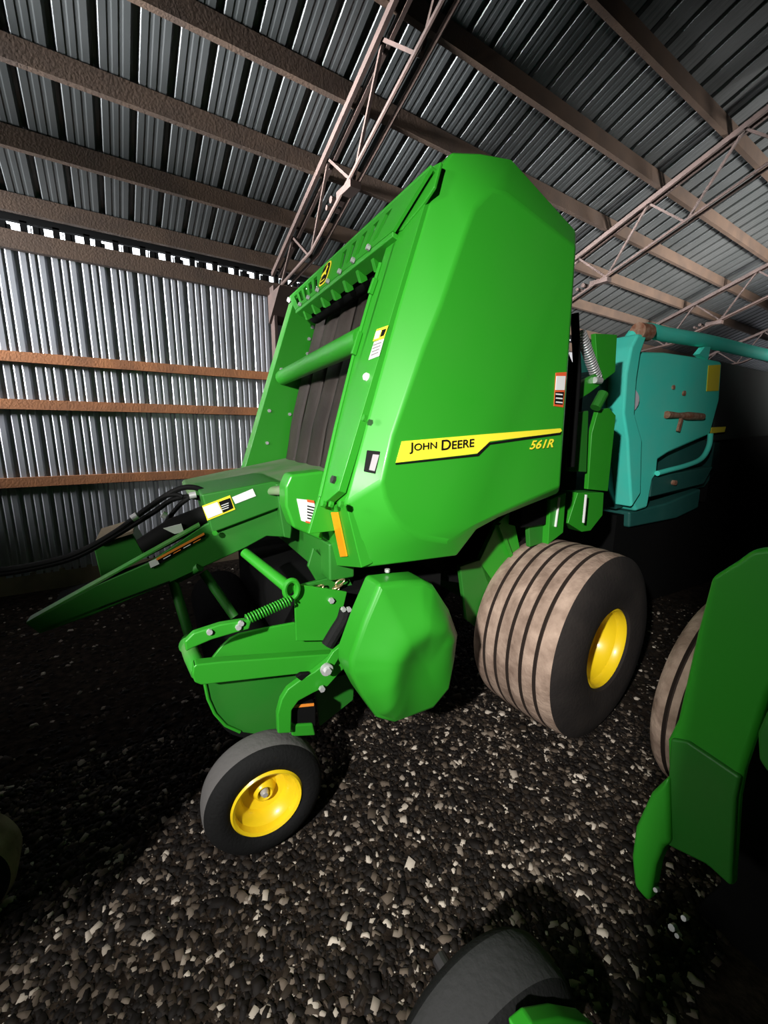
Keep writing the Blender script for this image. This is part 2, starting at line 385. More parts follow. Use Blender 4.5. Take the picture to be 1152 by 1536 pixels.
text('lettering', 'Deere', BLK, (662,675.5), (711,670), 15.5, YI-e-.003, panel, small=True, off=.012)
text('model_number', '561R', DEC, (794,674.5), (830,671), 13.5, YI-e-.003, panel, shear=.3, off=.025)
# warning sign at the panel's rear edge
pdec('warning_decal', [(834,559),(850,558),(845,611),(831,609)], REDD, panel)
pdec('warning_text_area', [(835,564),(848.5,564),(847,585),(833.5,585)], WHT, panel, y=YI-e-.002)
pdec('warning_picture', [(833.5,588),(846,588),(844,607),(832.5,606)], BLK, panel, y=YI-e-.002)
for k in range(3): pdec('warning_mark', [(834+.2*k,590+6*k),(844,591+6*k),(844,593+6*k),(834,592+6*k)], WHT, panel, y=YI-e-.003)
# latch pocket near the front of the panel: lies on the forward facet
fo = [Y(558,606,YO), Y(517,757,YO), Y(574,722,YI)]
nf = np.cross(fo[1]-fo[0], fo[2]-fo[0]); nf /= np.linalg.norm(nf); nf = -nf if nf[1] < 0 else nf
def FF(px, py, off=0): return at((px, py), nf, nf@fo[0]-off)
s = MB(); s.prism([FF(*p, .004) for p in ((550,675),(571,677),(563,711),(545,707))], nf*.02, BLK); part(s, 'latch_pocket', BLK, panel, bevel=.003)
s = MB(); s.prism([FF(*p, .008) for p in ((559,681),(569,682),(562,707),(553,705))], nf*.006, GRY); part(s, 'latch', GRY, panel, bevel=.002, label='grey latch insert')
# front frame
dF = FN/np.linalg.norm(FN)
def fplate(name, px, m=G, th=.012, off=0, parent=None, bevel=.003, **k): return plate(name, [F(*p, off) for p in px], dF*th, m, parent, bevel, **k)
edge = [np.array([.56+(z-1.38)*.34, 1.363, z]) for z in (1.385, 1.7, 2.0, 2.25, 2.49)]
fr = plate('front_post', [F(*p) for p in ((652,250),(589,340),(573,392),(532,526),(504,640),(481,745),(480,760))]+edge, dF*.03, G, bevel=.002)
fA, fB = Y(517,757,YO), Y(539,852,YO); nP = np.cross(fB-fA, (0, 1, 0)); nP /= np.linalg.norm(nP); nP = -nP if nP[0] < 0 else nP
def P2(px, py, off=0): return at((px, py), nP, nP@fA+off)
plate('post_foot', [P2(*p) for p in ((482,756),(519,757),(542,852),(496,848),(484,813))], nP*.05, G, bevel=.004)
lip = [(571,395),(557,440),(532,527),(504,640),(480,745)]
s = MB(); s.tube([F(*p, -.004) for p in lip], .008, G, n=8); part(s, 'edge_lip', G, smooth='auto')
for a_, b_ in (((563,418),(555,441)), ((540,498),(530,532))): 
    s = MB(); s.beam(F(*a_, -.012), F(*b_, -.012), .02, .016, G, up=(0, 1, 0)); part(s, 'lip_clip', G, bevel=.003)
s = MB(); s.prism([P2(*p, -.001) for p in ((498,768),(508,768),(522,834),(512,835))], -nP*.006, AMB); part(s, 'amber_reflector', AMB, bevel=.002, label='amber reflector strip')
def fdec(name, px, m, off=-.003, parent=fr, **k):
    s = MB(); s.prism([F(*p, off) for p in px], dF*.002, m); return part(s, name, m, parent, **k)
fdec('caution_decal', [(565,494),(582,488),(575,508),(559,512)], DEC, label='yellow and white caution decal')
fdec('caution_white', [(564,497),(571,495),(567,507),(561,509)], WHT, -.005); fdec('caution_picture', [(573,495),(579,493),(575,503),(570,505)], BLK, -.005)
fdec('notice_decal', [(561,513),(575.5,508),(568,534),(552.5,540)], WHT, label='white notice decal')
for k in range(4): fdec('notice_line', [(560-1.2*k,517+5*k),(572-1.6*k,512.5+5*k),(571.5-1.6*k,514+5*k),(559.5-1.2*k,518.5+5*k)], GRY, -.005)
for p in ((502,720),(488,756),(499,757),(514,757),(549,628)):
    s = MB(); q = F(*p); s.tube([q, q-dF*.012], .012 if p[1] != 720 else .016, DST if p[1] == 720 else G, n=6); part(s, 'bolt', G)
s = MB(); q = F(551,566); s.tube([q, q-dF*.010, q-dF*.016], [.015, .014, .007], WHT, n=14); part(s, 'post_glint', WHT, smooth='auto', label='small white disc painting a highlight')  # white disc painting the glint on the post face
# header with slots across the top
HO = -.03
hA, hB, hC, hD = F(434,447,HO), F(646,252,HO), F(589,346,HO), F(443,465,HO)
def hq(u, v): return (hA*(1-u)+hB*u)*(1-v)+(hD*(1-u)+hC*u)*v
s = MB()
us = [0.02, .95]; slots = [.055+.060*k for k in range(5)]+[.56+.068*k for k in range(5)]
cuts = []
# strip above slots, strip below, and webs between the slots
def quad(u0, u1, v0, v1, sk=0): 
    P = [hq(u0+sk*v0, v0), hq(u1+sk*v0, v0), hq(u1+sk*v1, v1), hq(u0+sk*v1, v1)]; s.prism(P, dF*.012, G)
quad(0, 1, 0, .17); quad(0, 1, .80, 1)
pu = 0
for u in slots:
    quad(pu, u, .17, .80); pu = u+.034
quad(pu, 1, .17, .80)
hd = part(s, 'top_header', G)
s = MB(); s.prism([hA, hB, hB+dF*.03, hA+dF*.03], (0, 0, .012), G)
s.prism([hD, hC, hC+dF*.07, hD+dF*.07], (0, 0, -.02), G)
part(s, 'header_lip', G, bevel=.004)
s = MB(); s.prism([F(*p, -.006) for p in ((630,262),(645,251),(661,242),(651,280),(634,306),(602,345),(586,350))], dF*.012, G); part(s, 'header_gusset', G, bevel=.004)
s = MB(); s.tube([hA-dF*.003+np.array([0,-.02,-.02]), hA-dF*.02+np.array([0,-.02,-.02])], [.02, .014], WHT, n=16); part(s, 'corner_glint', WHT, smooth='auto', label='white disc painting a highlight on the far top corner')  # highlight on the far corner, modelled as a white disc
# bolts, hooks and rollers under the header
s0 = []
for k in range(7):
    u = .1+.125*k; p = hq(u, 1)
    s = MB(); s.tube([p-dF*.004, p-dF*.018], .012, STL, n=6); part(s, 'header_bolt', STL, hd)
    s = MB(); s.beam(p+np.array([.03, .02, -.01]), p+np.array([.06, .04, -.060]), .035, .025, G, up=(0, 1, 0)); part(s, 'belt_guide', G)
s = MB(); s.tube([hD+np.array([.13, .0, -.02]), hC+np.array([.13, 0, -.02])], .045, DARK, n=20); part(s, 'top_roller', DARK, smooth='auto')
# emblem
def emblem():
    c = hq(.42, .47); u = np.array([0, -1., 0]); v = np.array([.34, 0, 1.])/math.hypot(1, .34)
    def P(x, y, o=0): return c+u*x*.066+v*y*.062-dF*(.004+o)
    oc = lambda r: [P(r*(abs(math.cos(t))**.6)*(1 if math.cos(t) > 0 else -1)*.95, r*(abs(math.sin(t))**.6)*(1 if math.sin(t) > 0 else -1)) for t in np.linspace(0, 2*PI, 28, endpoint=False)]
    s = MB(); s.prism(oc(1.0), dF*.002, DEC); o = part(s, 'emblem', DEC, hd, label='black and yellow leaping deer emblem')
    s = MB(); s.prism([p-dF*.002 for p in oc(.86)], dF*.002, BLK); part(s, 'emblem_field', BLK, o)
    deer = [(-.62,-.05),(-.4,.12),(-.05,.16),(.18,.3),(.2,.55),(.3,.62),(.36,.45),(.6,.36),(.42,.24),(.36,.02),(.6,-.25),(.52,-.3),(.25,-.12),(-.1,-.14),(-.3,-.2),(-.5,-.5),(-.58,-.48),(-.45,-.15)]
    s = MB(); s.prism([P(a*1.05, b*1.1, .005) for a, b in deer], dF*.001, DEC); part(s, 'emblem_deer', DEC, o)
    s = MB(); s.prism([P(x, y, .005) for x, y in ((-.55,-.62),(.55,-.62),(.45,-.72),(-.45,-.72))], dF*.001, DEC); part(s, 'emblem_bar', DEC, o)
emblem()
# far post of the front frame: face and inner side
bot = F(362, 702, 0); yl = 3.02
def fr_pt(z, y, off=0): return np.array([.56+(z-1.38)*.34+off, y, z])
s = MB(); s.prism([fr_pt(1.28, 3.02), fr_pt(2.47, 3.02), fr_pt(2.47, 3.14), fr_pt(1.28, 3.14)], dF*.03, GD); part(s, 'front_post', GDD, bevel=.006)
s = MB(); s.prism([fr_pt(1.2, 3.0), fr_pt(2.44, 3.0), fr_pt(2.44, 3.0, .30), fr_pt(1.2, 3.0, .40)], (0, .02, 0), G); part(s, 'inner_side_plate', G, bevel=.003)
for z_, o_ in ((2.3,.18),(2.22,.18),(2.12,.2),(2.0,.05),(1.98,.2),(1.72,.05),(1.70,.2),(1.5,.1)):
    s = MB(); q = fr_pt(z_, 3.0, o_); s.tube([q, q+np.array([0, -.012, 0])], .012, STL, n=6); part(s, 'bolt', STL)
s = MB(); s.prism([fr_pt(1.2, 1.52), fr_pt(2.44, 1.52), fr_pt(2.44, 1.52, .30), fr_pt(1.2, 1.52, .40)], (0, .02, 0), G); part(s, 'inner_side_plate', G, bevel=.003)
# the cross tube
ta, tb = Y(424, 566, 2.98), F(546, 508, .03)
s = MB(); s.tube([ta, tb], .049, G, n=32); part(s, 'cross_tube', G, smooth='auto')
# belts: six side by side, hanging behind the frame with a bend low down
nb = 6; y0, y1 = 1.55, 2.94; wb = (y1-y0)/nb
for k in range(nb):
    s = MB(); ya_, yb_ = y0+k*wb+.002, y0+(k+1)*wb-.002; vs, fs = [], []
    zs = np.linspace(2.52, 1.08, 26)
    for z in zs:
        off = .20+.02*math.sin((z-1.1)*3.2+k*.15)+(.06 if z < 1.62 else 0)*(1.62-z)/.5
        for j, yy in enumerate(np.linspace(ya_, yb_, 6)):
            bul = .012*math.sin(PI*j/5)+.003*math.sin(9*z+k*2.1)
            vs.append(fr_pt(z, yy, off-bul))
    for i in range(25):
        for j in range(5): fs.append((i*6+j, i*6+j+1, (i+1)*6+j+1, (i+1)*6+j))
    s.add(vs, fs, BELT); o = part(s, 'belt', BELT, smooth=True)
    sd = o.modifiers.new('thick', 'SOLIDIFY'); sd.thickness = .008
# bale chamber behind the belts and the tailgate
s = MB(); s.prism([(1.12, 1.72, 1.15), (1.30, 1.72, 2.42), (1.68, 1.72, 2.40), (1.95, 1.72, 2.1), (2.1, 1.72, 1.6), (1.95, 1.72, 1.0), (1.5, 1.72, .75), (1.15, 1.72, .85)], (0, 1.1, 0), DARK); part(s, 'bale_chamber', DARK)
# deck in front of the belts
s = MB(); dk = [at(p, (0, 0, 1), 1.30) for p in ((366,716),(492,702))]
s.prism([(.14, 2.46, 1.27), (.14, 2.98, 1.27), (.85, 2.98, 1.40), (.85, 1.70, 1.40), (.56, 1.74, 1.35), (.42, 2.04, 1.32), (.26, 2.30, 1.29)], (0, 0, -.04), GDD); part(s, 'deck', GDD, bevel=.02, label='dust-covered green deck')
s = MB(); s.prism([Y(*p, 1.62) for p in ((436,712),(488,706),(485,812),(440,792),(428,760),(428,730))], (0, .10, 0), G); o = part(s, 'gearbox_shield', G, bevel=.012)
s = MB(); s.prism([Y(*p, 1.617) for p in ((445,748),(471,751),(476,788),(452,781))], (0, .002, 0), WHT); st = part(s, 'warning_decal', WHT, o)
s = MB(); s.prism([Y(*p, 1.614) for p in ((460,749),(471,751),(472,755),(461,753))], (0, .002, 0), REDD)
part(s, 'warning_bar', REDD, st); s = MB()
s.prism([Y(*p, 1.614) for p in ((458,781),(475,785),(476,788),(459,784))], (0, .002, 0), REDD); part(s, 'warning_bar', REDD, st)
s = MB()
for k in range(5): s.prism([Y(*p, 1.614) for p in ((461,758+4.5*k),(473,761+4.5*k),(473,763+4.5*k),(461,760+4.5*k))], (0, .002, 0), BLK)
part(s, 'warning_lines', BLK, st)

# tongue
YT = 2.0
top = [(425,722),(303,790),(224,844),(140,880),(40,936)]
botm = [(60,950),(140,922),(255,874),(367,822),(400,804),(436,806),(440,790)]
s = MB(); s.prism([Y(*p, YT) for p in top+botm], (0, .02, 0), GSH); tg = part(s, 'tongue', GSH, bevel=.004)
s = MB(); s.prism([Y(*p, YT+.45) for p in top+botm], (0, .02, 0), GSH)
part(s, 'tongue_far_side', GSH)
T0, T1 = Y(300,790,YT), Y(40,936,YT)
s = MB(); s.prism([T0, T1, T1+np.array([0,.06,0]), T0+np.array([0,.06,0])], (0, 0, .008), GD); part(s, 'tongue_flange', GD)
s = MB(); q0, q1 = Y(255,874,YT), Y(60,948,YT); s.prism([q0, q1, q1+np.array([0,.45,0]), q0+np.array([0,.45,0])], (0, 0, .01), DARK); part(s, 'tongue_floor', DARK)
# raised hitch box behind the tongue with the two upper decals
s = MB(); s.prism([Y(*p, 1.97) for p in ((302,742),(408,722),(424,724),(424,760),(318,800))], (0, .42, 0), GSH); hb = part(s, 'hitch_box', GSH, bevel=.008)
def tdec(name, px, m, y, parent, **k):
    s = MB(); s.prism([Y(*p, y) for p in px], (0, .002, 0), m); return part(s, name, m, parent, **k)
d1 = tdec('safety_decal', [(303,759),(345,743),(353,764),(311,781)], DEC, 1.966, hb, label='yellow bordered safety decal')
tdec('decal_white', [(304,761),(326,753),(334,769),(312,778)], WHT, 1.963, d1); tdec('decal_black', [(328,753),(345,747),(350,762),(335,769)], BLK, 1.963, d1)
for k in range(3): tdec('decal_line', [(332,758+3.4*k),(343,754+3.4*k),(343,755+3.4*k),(332,759+3.4*k)], WHT, 1.960, d1)
tdec('serial_plate', [(348,746),(379,733),(384,744),(353,756)], WHT, 1.966, hb)
d2 = tdec('orange_warning_decal', [(224,844),(306,799),(309,805),(228,853)], BLK, 1.996, tg, label='black and orange warning decal')
tdec('orange_bar', [(234,838),(306,799),(307,802),(235,841)], ORG, 1.993, d2); tdec('white_corner', [(223,843),(235,838),(239,846),(226,852)], WHT, 1.993, d2)
for k in range(4): tdec('decal_line', [(245+15*k,838-8*k),(256+15*k,832-8*k),(256+15*k,833.2-8*k),(245+15*k,839.2-8*k)], ORG if k % 2 else WHT, 1.993, d2)
s = MB(); s.prism([Y(*p, 1.95) for p in ((414,726),(428,724),(438,792),(436,808),(426,806),(420,770))], (0, .5, 0), GSH); part(s, 'hitch_flange', GSH, bevel=.006)
for p in ((425,757),(322,799)): s = MB(); q = Y(*p, 1.95); s.tube([q, q-np.array([0,.012,0])], .012, G, n=6); part(s, 'bolt', G)
# driveline guard on the tongue, pto shaft, jack, hose bundle
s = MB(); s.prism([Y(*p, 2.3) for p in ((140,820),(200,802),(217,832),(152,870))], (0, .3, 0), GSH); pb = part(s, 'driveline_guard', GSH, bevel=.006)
s = MB(); s.prism([Y(142,818,2.28), Y(200,800,2.28), Y(200,800,2.28)+np.array([0,.32,0]), Y(142,818,2.28)+np.array([0,.32,0])], (0, 0, .012), TAN); part(s, 'guard_top', TAN, pb, label='dusty tan top')
s = MB(); s.tube([Y(312,772,2.12), Y(260,795,2.12), Y(214,822,2.12)], [.05, .055, .045], BLK, n=18); part(s, 'driveline', RUB, smooth='auto')
s = MB(); s.prism([Y(*p, 2.06) for p in ((245,793),(272,786),(276,798),(262,801))], (0, .01, 0), WHT); part(s, 'white_tag', WHT)
def spline(P, n=8):
    P = [np.array(p) for p in P]; P = [2*P[0]-P[1]]+P+[2*P[-1]-P[-2]]; out = []
    for i in range(1, len(P)-2):
        for k in range(n):
            t = k/n; out.append(.5*((2*P[i])+(-P[i-1]+P[i+1])*t+(2*P[i-1]-5*P[i]+4*P[i+1]-P[i+2])*t*t+(-P[i-1]+3*P[i]-3*P[i+1]+P[i+2])*t**3))
    return out+[P[-2]]
for px, r in (([(318,742),(290,731),(262,736),(222,762),(170,800),(110,832),(40,850),(-20,858)], .013),
              ([(312,750),(285,745),(258,750),(228,770),(172,804),(112,836),(42,854),(-20,864)], .012),
              ([(286,745),(270,757),(255,775),(246,792),(250,806)], .011), ([(274,745),(262,742),(240,748),(205,776),(160,810),(105,834),(30,856),(-20,862)], .010)):
    s = MB(); s.tube(spline([Y(*p, 2.15+.03*i*.2) for i, p in enumerate(px)]), r, BLK, n=10); part(s, 'hydraulic_hose', RUB, smooth='auto')
for a_, b_ in (((284,744),(294,742)), ((243,771),(249,774)), ((198,758+20),(206,773))):
    s = MB(); s.tube([Y(*a_, 2.13), Y(*b_, 2.13)], .016, STL, n=12); part(s, 'hose_fitting', STL, smooth='auto')
# pickup: wind guard, arms, drum side
YP = 1.5
s = MB(); s.tube([Y(367,829,1.75), Y(436,884,1.50)], [.020, .024], G, n=14); part(s, 'windguard_rod', G, smooth='auto')
s = MB(); s.tube([Y(367,829,1.75)+np.array([-.0,.0,0]), Y(430,880,1.50)], .0205, G, n=14)
plate('pickup_side_plate', [Y(*p, YP) for p in ((441,876),(470,880),(521,888),(512,925),(500,961),(444,962))], (0, .012, 0))
ring = []; c0 = Y(437, 884, YP-.02)
s = MB(); s.tube([c0+np.array([.026*math.cos(t), 0, .036*math.sin(t)]) for t in np.linspace(0, 2*PI, 24, endpoint=False)], .010, G, n=8, closed=True); part(s, 'pivot_ring', G, smooth='auto')
s = MB(); s.tube([Y(366,931,YP-.03), Y(438,899,YP-.03)], .008, DST, n=10); part(s, 'spring_rod', GSH)
s = MB(); s.tube(helix(Y(368,930,YP-.03), Y(436,900,YP-.03), .017, 17, 12), .0034, G, n=6); part(s, 'lift_spring', G, smooth=True)
plate('lift_lever', [Y(*p, YP-.05) for p in ((277,963),(290,950),(330,937),(360,932),(378,930),(374,944),(352,950),(318,960),(290,972),(279,978))], (0, .03, 0), bevel=.006)
for p in ((314,947),(357,940),(361,934)): s = MB(); q = Y(*p, YP-.05); s.tube([q, q-np.array([0,.012,0])], .010, STL, n=8); part(s, 'pin', STL)
plate('upper_arc_plate', [Y(*p, YP+.06) for p in ((312,996),(320,985),(332,970),(345,958),(359,951),(400,942),(443,934),(446,961),(500,957),(500,985),(330,998))], (0, .014, 0))
plate('support_bar', [Y(*p, YP-.06) for p in ((290,1001),(294,997),(330,993),(501,981),(492,995),(469,1009),(302,1028),(292,1024),(288,1013))], (0, .045, 0), bevel=.012)
s = MB(); s.tube([Y(281,966,YP+.16), Y(288,985,YP+.05), Y(299,1008,YP-.04)], .028, GD, n=16); part(s, 'cross_shaft', GD, smooth='auto')
s = MB(); s.tube([Y(283,962,YP+.25), Y(281,968,YP+.12)], .03, G, n=16); part(s, 'shaft_collar', G, smooth='auto')
dp = [(307,1024),(312,1048),(322,1070),(338,1088),(360,1098),(395,1103),(420,1100),(440,1060),(470,1010),(440,1000),(330,1010)]
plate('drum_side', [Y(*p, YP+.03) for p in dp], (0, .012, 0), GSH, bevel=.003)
s = MB(); s.tube([Y(*p, YP+.025) for p in dp[:5]], .006, G, n=8); part(s, 'drum_rim', G, smooth='auto')
# drum with tines
dc = Y(420, 1030, YP+.1); dc = np.array([.30, YP+.1, .50])
s = MB(); s.lathe([(.001, 0), (.17, 0), (.17, 1.25), (.001, 1.25)], dc, m=DARK, n=40); dr = part(s, 'pickup_drum', DARK, smooth='auto')
# curved bright bracket to the gauge wheel
plate('wheel_bracket', [Y(*p, YP-.09) for p in ((417,1101),(416,1072),(422,1050),(432,1034),(452,1019),(472,1008),(500,985),(523,958),(527,975),(528,992),(508,1012),(492,1030),(470,1040),(448,1052),(438,1066),(437,1100))], (0, .03, 0), bevel=.006)
plate('bracket_arm', [Y(*p, YP-.12) for p in ((486,1000),(500,978),(524,958),(527,965),(512,982),(500,1002),(491,1012))], (0, .02, 0), bevel=.004)
s = MB(); q = Y(489, 1003, YP-.13); s.tube([q, q-np.array([0,.012,0])], .024, STL, n=20); s.tube([q-np.array([0,.012,0]), q-np.array([0,.026,0])], .014, STL, n=6); part(s, 'pivot_bolt', STL, smooth='auto')
for p in ((496,900),(482,1032)): s = MB(); q = Y(*p, YP-.10 if p[1] > 1000 else YP); s.tube([q, q-np.array([0,.014,0])], .012, STL, n=6); part(s, 'bolt', STL)
s = MB(); s.tube(spline([Y(*p, 1.42) for p in ((519,914),(514,930),(504,946),(491,968))], 5), .026, RUB, n=10); part(s, 'rubber_strap', RUB, smooth='auto')
s = MB()
for dx in (-4, 4): q = Y(518+dx, 913, 1.40); s.tube([q, q-np.array([0,.014,0])], .010, STL, n=6)
part(s, 'strap_bolts', STL)
plate('scraper', [Y(*p, YP-.095) for p in ((444,1016),(452,1011),(466,1010),(452,1022))], (0, .02, 0), BLK)
s = MB(); s.prism([Y(*p, YP-.05) for p in ((434,1060),(445,1054),(474,1056),(474,1090),(440,1094))], (0, .18, 0), DARK); bx = part(s, 'manual_box', BLK, bevel=.006)
s = MB(); s.prism([Y(*p, YP-.054) for p in ((440,1058),(471,1055),(471,1059),(440,1062))], (0, .003, 0), ORG); part(s, 'orange_label', ORG, bx)
plate('axle_carrier', [Y(*p, YP-.06) for p in ((436,1088),(470,1086),(474,1104),(438,1106))], (0, .06, 0), G, bevel=.008)
s = MB(); s.tube([Y(440,1096,1.46), np.array([.26, 1.5, .32]), np.array([.26, 1.5, .225])], .018, DST, n=12); part(s, 'gauge_wheel_arm', GSH)
gauge_wheel(baler, BB, (.262, 1.355, .222))
# chain
s = MB(); A, Bc = Y(476,880,1.62), Y(512,870,1.62)
n_l = 9
for k in range(n_l):
    t = (k+.5)/n_l; c = A*(1-t)+Bc*t+np.array([0,0,-.05*math.sin(PI*t)]); pts = []
    for a in np.linspace(0, 2*PI, 12, endpoint=False):
        lx, ly = .022*math.cos(a), .011*math.sin(a)
        pts.append(c+np.array([lx, ly if k % 2 else 0, 0 if k % 2 else ly])+np.array([0,0,.3*lx]))
    s.tube(pts, .004, CHN, n=6, closed=True)
part(s, 'safety_chain', CHN, smooth=True)
# frame behind the pickup and below the panel
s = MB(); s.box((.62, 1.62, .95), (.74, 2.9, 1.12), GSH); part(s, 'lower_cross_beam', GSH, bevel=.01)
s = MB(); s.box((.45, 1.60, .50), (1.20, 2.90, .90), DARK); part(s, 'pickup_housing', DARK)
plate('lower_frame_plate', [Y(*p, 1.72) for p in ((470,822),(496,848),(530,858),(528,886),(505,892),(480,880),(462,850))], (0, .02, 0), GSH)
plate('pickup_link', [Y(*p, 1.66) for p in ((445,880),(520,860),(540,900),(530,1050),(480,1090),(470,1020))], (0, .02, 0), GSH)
for a_, b_ in (((258,866),(286,960)), ((305,858),(352,925)), ((262,870),(300,850))):
    s = MB(); s.tube([Y(*a_, 2.1), Y(*b_, 2.0)], .022, GSH, n=12); part(s, 'tongue_brace', GSH, smooth='auto')
# end shield of the pickup, a bulging six-sided cover
YS0, YS1, YS2 = 1.30, 1.24, 1.18
so = [(568,876),(600,872),(633,869),(650,877),(674,914),(687,951),(682,992),(674,1034),(650,1063),(590,1085),(565,1077),(543,1046),(524,1010),(524,988),(545,930)]
so3 = [Y(*p, YS1) for p in so]; cen = sum(so3)/len(so3)
s = MB(); n = len(so3); bkk = [np.array([p[0], YS0, p[2]]) for p in so3]; bk2 = [np.array([p[0], YS0+.05, p[2]]) for p in so3]
inner = [cen+(p-cen)*.93+np.array([0, -.012, 0]) for p in so3]
crest = [(530,1003),(558,935),(592,950),(640,925),(684,940)]
# raised lower dome
dome_px = [(600,962),(640,928),(678,945),(676,990),(664,1030),(640,1055),(594,1072),(574,1062),(585,1008)]
dome = [Y(*p, YS2+.012) for p in dome_px]
apex = [Y(*p, YS2-.0) for p in ((612,985),(640,965),(655,985),(650,1015),(632,1040),(604,1048),(598,1018))]
import bmesh
s.add(inner+so3+bkk+bk2, [(k, (k+1) % n, n+(k+1) % n, n+k) for k in range(n)]+[(n+k, n+(k+1) % n, 2*n+(k+1) % n, 2*n+k) for k in range(n)]+[(2*n+k, 2*n+(k+1) % n, 3*n+(k+1) % n, 3*n+k) for k in range(n)]+[tuple(range(3*n, 4*n))], G)
# bulging face: a soft ridge runs up from the lower left corner and over to the right
ring = []
for i in range(n):
    for t in np.linspace(0, 1, 6, endpoint=False): ring.append(inner[i]*(1-t)+inner[(i+1) % n]*t)
rl = [Y(*p, YS1) for p in ((569,1074),(573,1020),(582,980),(600,952),(630,934),(664,932),(688,950))]
def rdist(p):
    d = 9
    for a_, b_ in zip(rl, rl[1:]):
        e_ = b_-a_; t = max(0, min(1, ((p-a_)@e_)/(e_@e_))); d = min(d, np.linalg.norm((p-a_-e_*t)[[0, 2]]))
    return d
o0 = len(s.v); K = len(ring); NR = 16; grid = []
for j in range(NR):
    fr_ = 1-j/NR
    for p in ring:
        q = cen+(p-cen)*fr_; q[1] = YS1-.012
        h_ = .062*math.exp(-(math.hypot(rdist(q), .022)/.10)**1.4)*(1-fr_**5)+.012*(1-fr_**4)
        grid.append(tuple(q+np.array([0, -h_, 0])))
s.v += grid+[(cen[0], YS1-.024-.062*math.exp(-(math.hypot(rdist(cen), .022)/.10)**1.4), cen[2])]
for j in range(NR-1):
    for i in range(K): s.f.append((o0+j*K+i, o0+j*K+(i+1) % K, o0+(j+1)*K+(i+1) % K, o0+(j+1)*K+i)); s.mi.append(0)
for i in range(K): s.f.append((o0+(NR-1)*K+i, o0+(NR-1)*K+(i+1) % K, o0+NR*K)); s.mi.append(0)
shd = part(s, 'pickup_end_shield', G, bevel=.014, seg=5); shd.modifiers['bevel'].angle_limit = math.radians(42)
s = MB(); q = Y(581, 858, 1.33); s.tube([q, q+np.array([.0,0,.012])], .010, STL, n=6); part(s, 'shield_bolt', STL)
# running gear
big_wheel(baler, BB, (1.945, 1.155, .492), R=.50, w=.56, rim=.205, label='wide dusty ribbed tyre on a yellow rim', toe=8)
c = (1.885, 3.36-.03, .492)
p_, m_ = big_tyre_prof(.5, .56, .205); s = MB(); s.lathe([(r, -y+.0) for r, y in p_], (1.885, 3.35+.0, .492), mats=m_, n=96); o = part(s, 'wheel', SIDE, smooth='auto')
s = MB(); s.beam((1.885, 1.6, .492), (1.885, 2.9, .492), .12, .12, GSH); part(s, 'axle', GSH, bevel=.01)
plate('axle_bracket', [Y(*p, 1.62) for p in ((745,786),(768,764),(786,850),(800,900),(740,900),(719,842))], (0, .03, 0), G)
s = MB(); s.beam(Y(748,786,1.61), Y(768,840,1.61), .02, .02, G); part(s, 'bracket_rib', G)
plate('axle_bracket', [Y(*p, 1.62) for p in ((690,850),(719,840),(760,900),(740,960),(700,930))], (0, .03, 0), GSH)
# rear gate seen past the panel
def rp(name, px, y=1.62, m=G, th=.03, **k): return plate(name, [Y(*p, y) for p in px], (0, th, 0), m, **k)
rp('tailgate_flange', [(893,500),(926,502),(923,558),(905,572),(897,560)])
rp('tailgate_flange', [(898,614),(914,612),(924,623),(912,737),(882,734),(888,650)])
rp('gate_cylinder_guard', [(860,621),(883,616),(880,708),(854,707)], 1.60, GSH)
rp('gate_foot', [(867,739),(906,739),(904,773),(886,796),(873,798),(852,785)], 1.58, G, .12, )
rp('gate_foot', [(826,749),(849,739),(845,799),(822,817)], 1.52, G, .06)
rp('gate_foot_plate', [(792,765),(826,752),(821,812),(795,821)], 1.56, GSH)
for a_, b_ in (((839,746),(833,790)), ((879,742),(875,784))):
    s = MB(); s.beam(Y(*a_, 1.515), Y(*b_, 1.515), .012, .006, WHT); part(s, 'reflective_strip', WHT, label='pale reflective strip')
rp('gate_bracket', [(868,577),(880,568),(897,560),(905,574),(884,590),(868,600)], 1.58)
s = MB(); s.tube(helix(Y(870,497,1.60), Y(895,566,1.60), .026, 20, 10), .005, STL, n=6); part(s, 'gate_spring', STL, smooth=True)
s = MB(); s.tube([Y(892,570,1.57), Y(901,571,1.57)], .018, STL, n=10); part(s, 'spring_anchor', STL)
s = MB(); s.tube([Y(893,612,1.6), Y(905,590,1.6)], .03, GSH, n=12); part(s, 'gate_hinge', GSH)
s = MB(); s.prism([(1.72, 1.72, 1.25), (1.72, 1.72, 2.28), (2.05, 1.72, 2.15), (2.30, 1.72, 1.85), (2.32, 1.72, 1.25), (2.1, 1.72, .95)], (0, 1.1, 0), DARK); part(s, 'tailgate', DARK)
s = MB(); s.box((1.66, 1.53, 1.1), (1.84, 1.80, 2.27), DARK); part(s, 'gate_gap_filler', DARK)  # black block added to close the see-through gap by the tailgate
s = MB(); s.tube([Y(862,470,1.5), Y(866,560,1.5), Y(856,700,1.5)], .02, DARK); part(s, 'gate_hose', RUB)

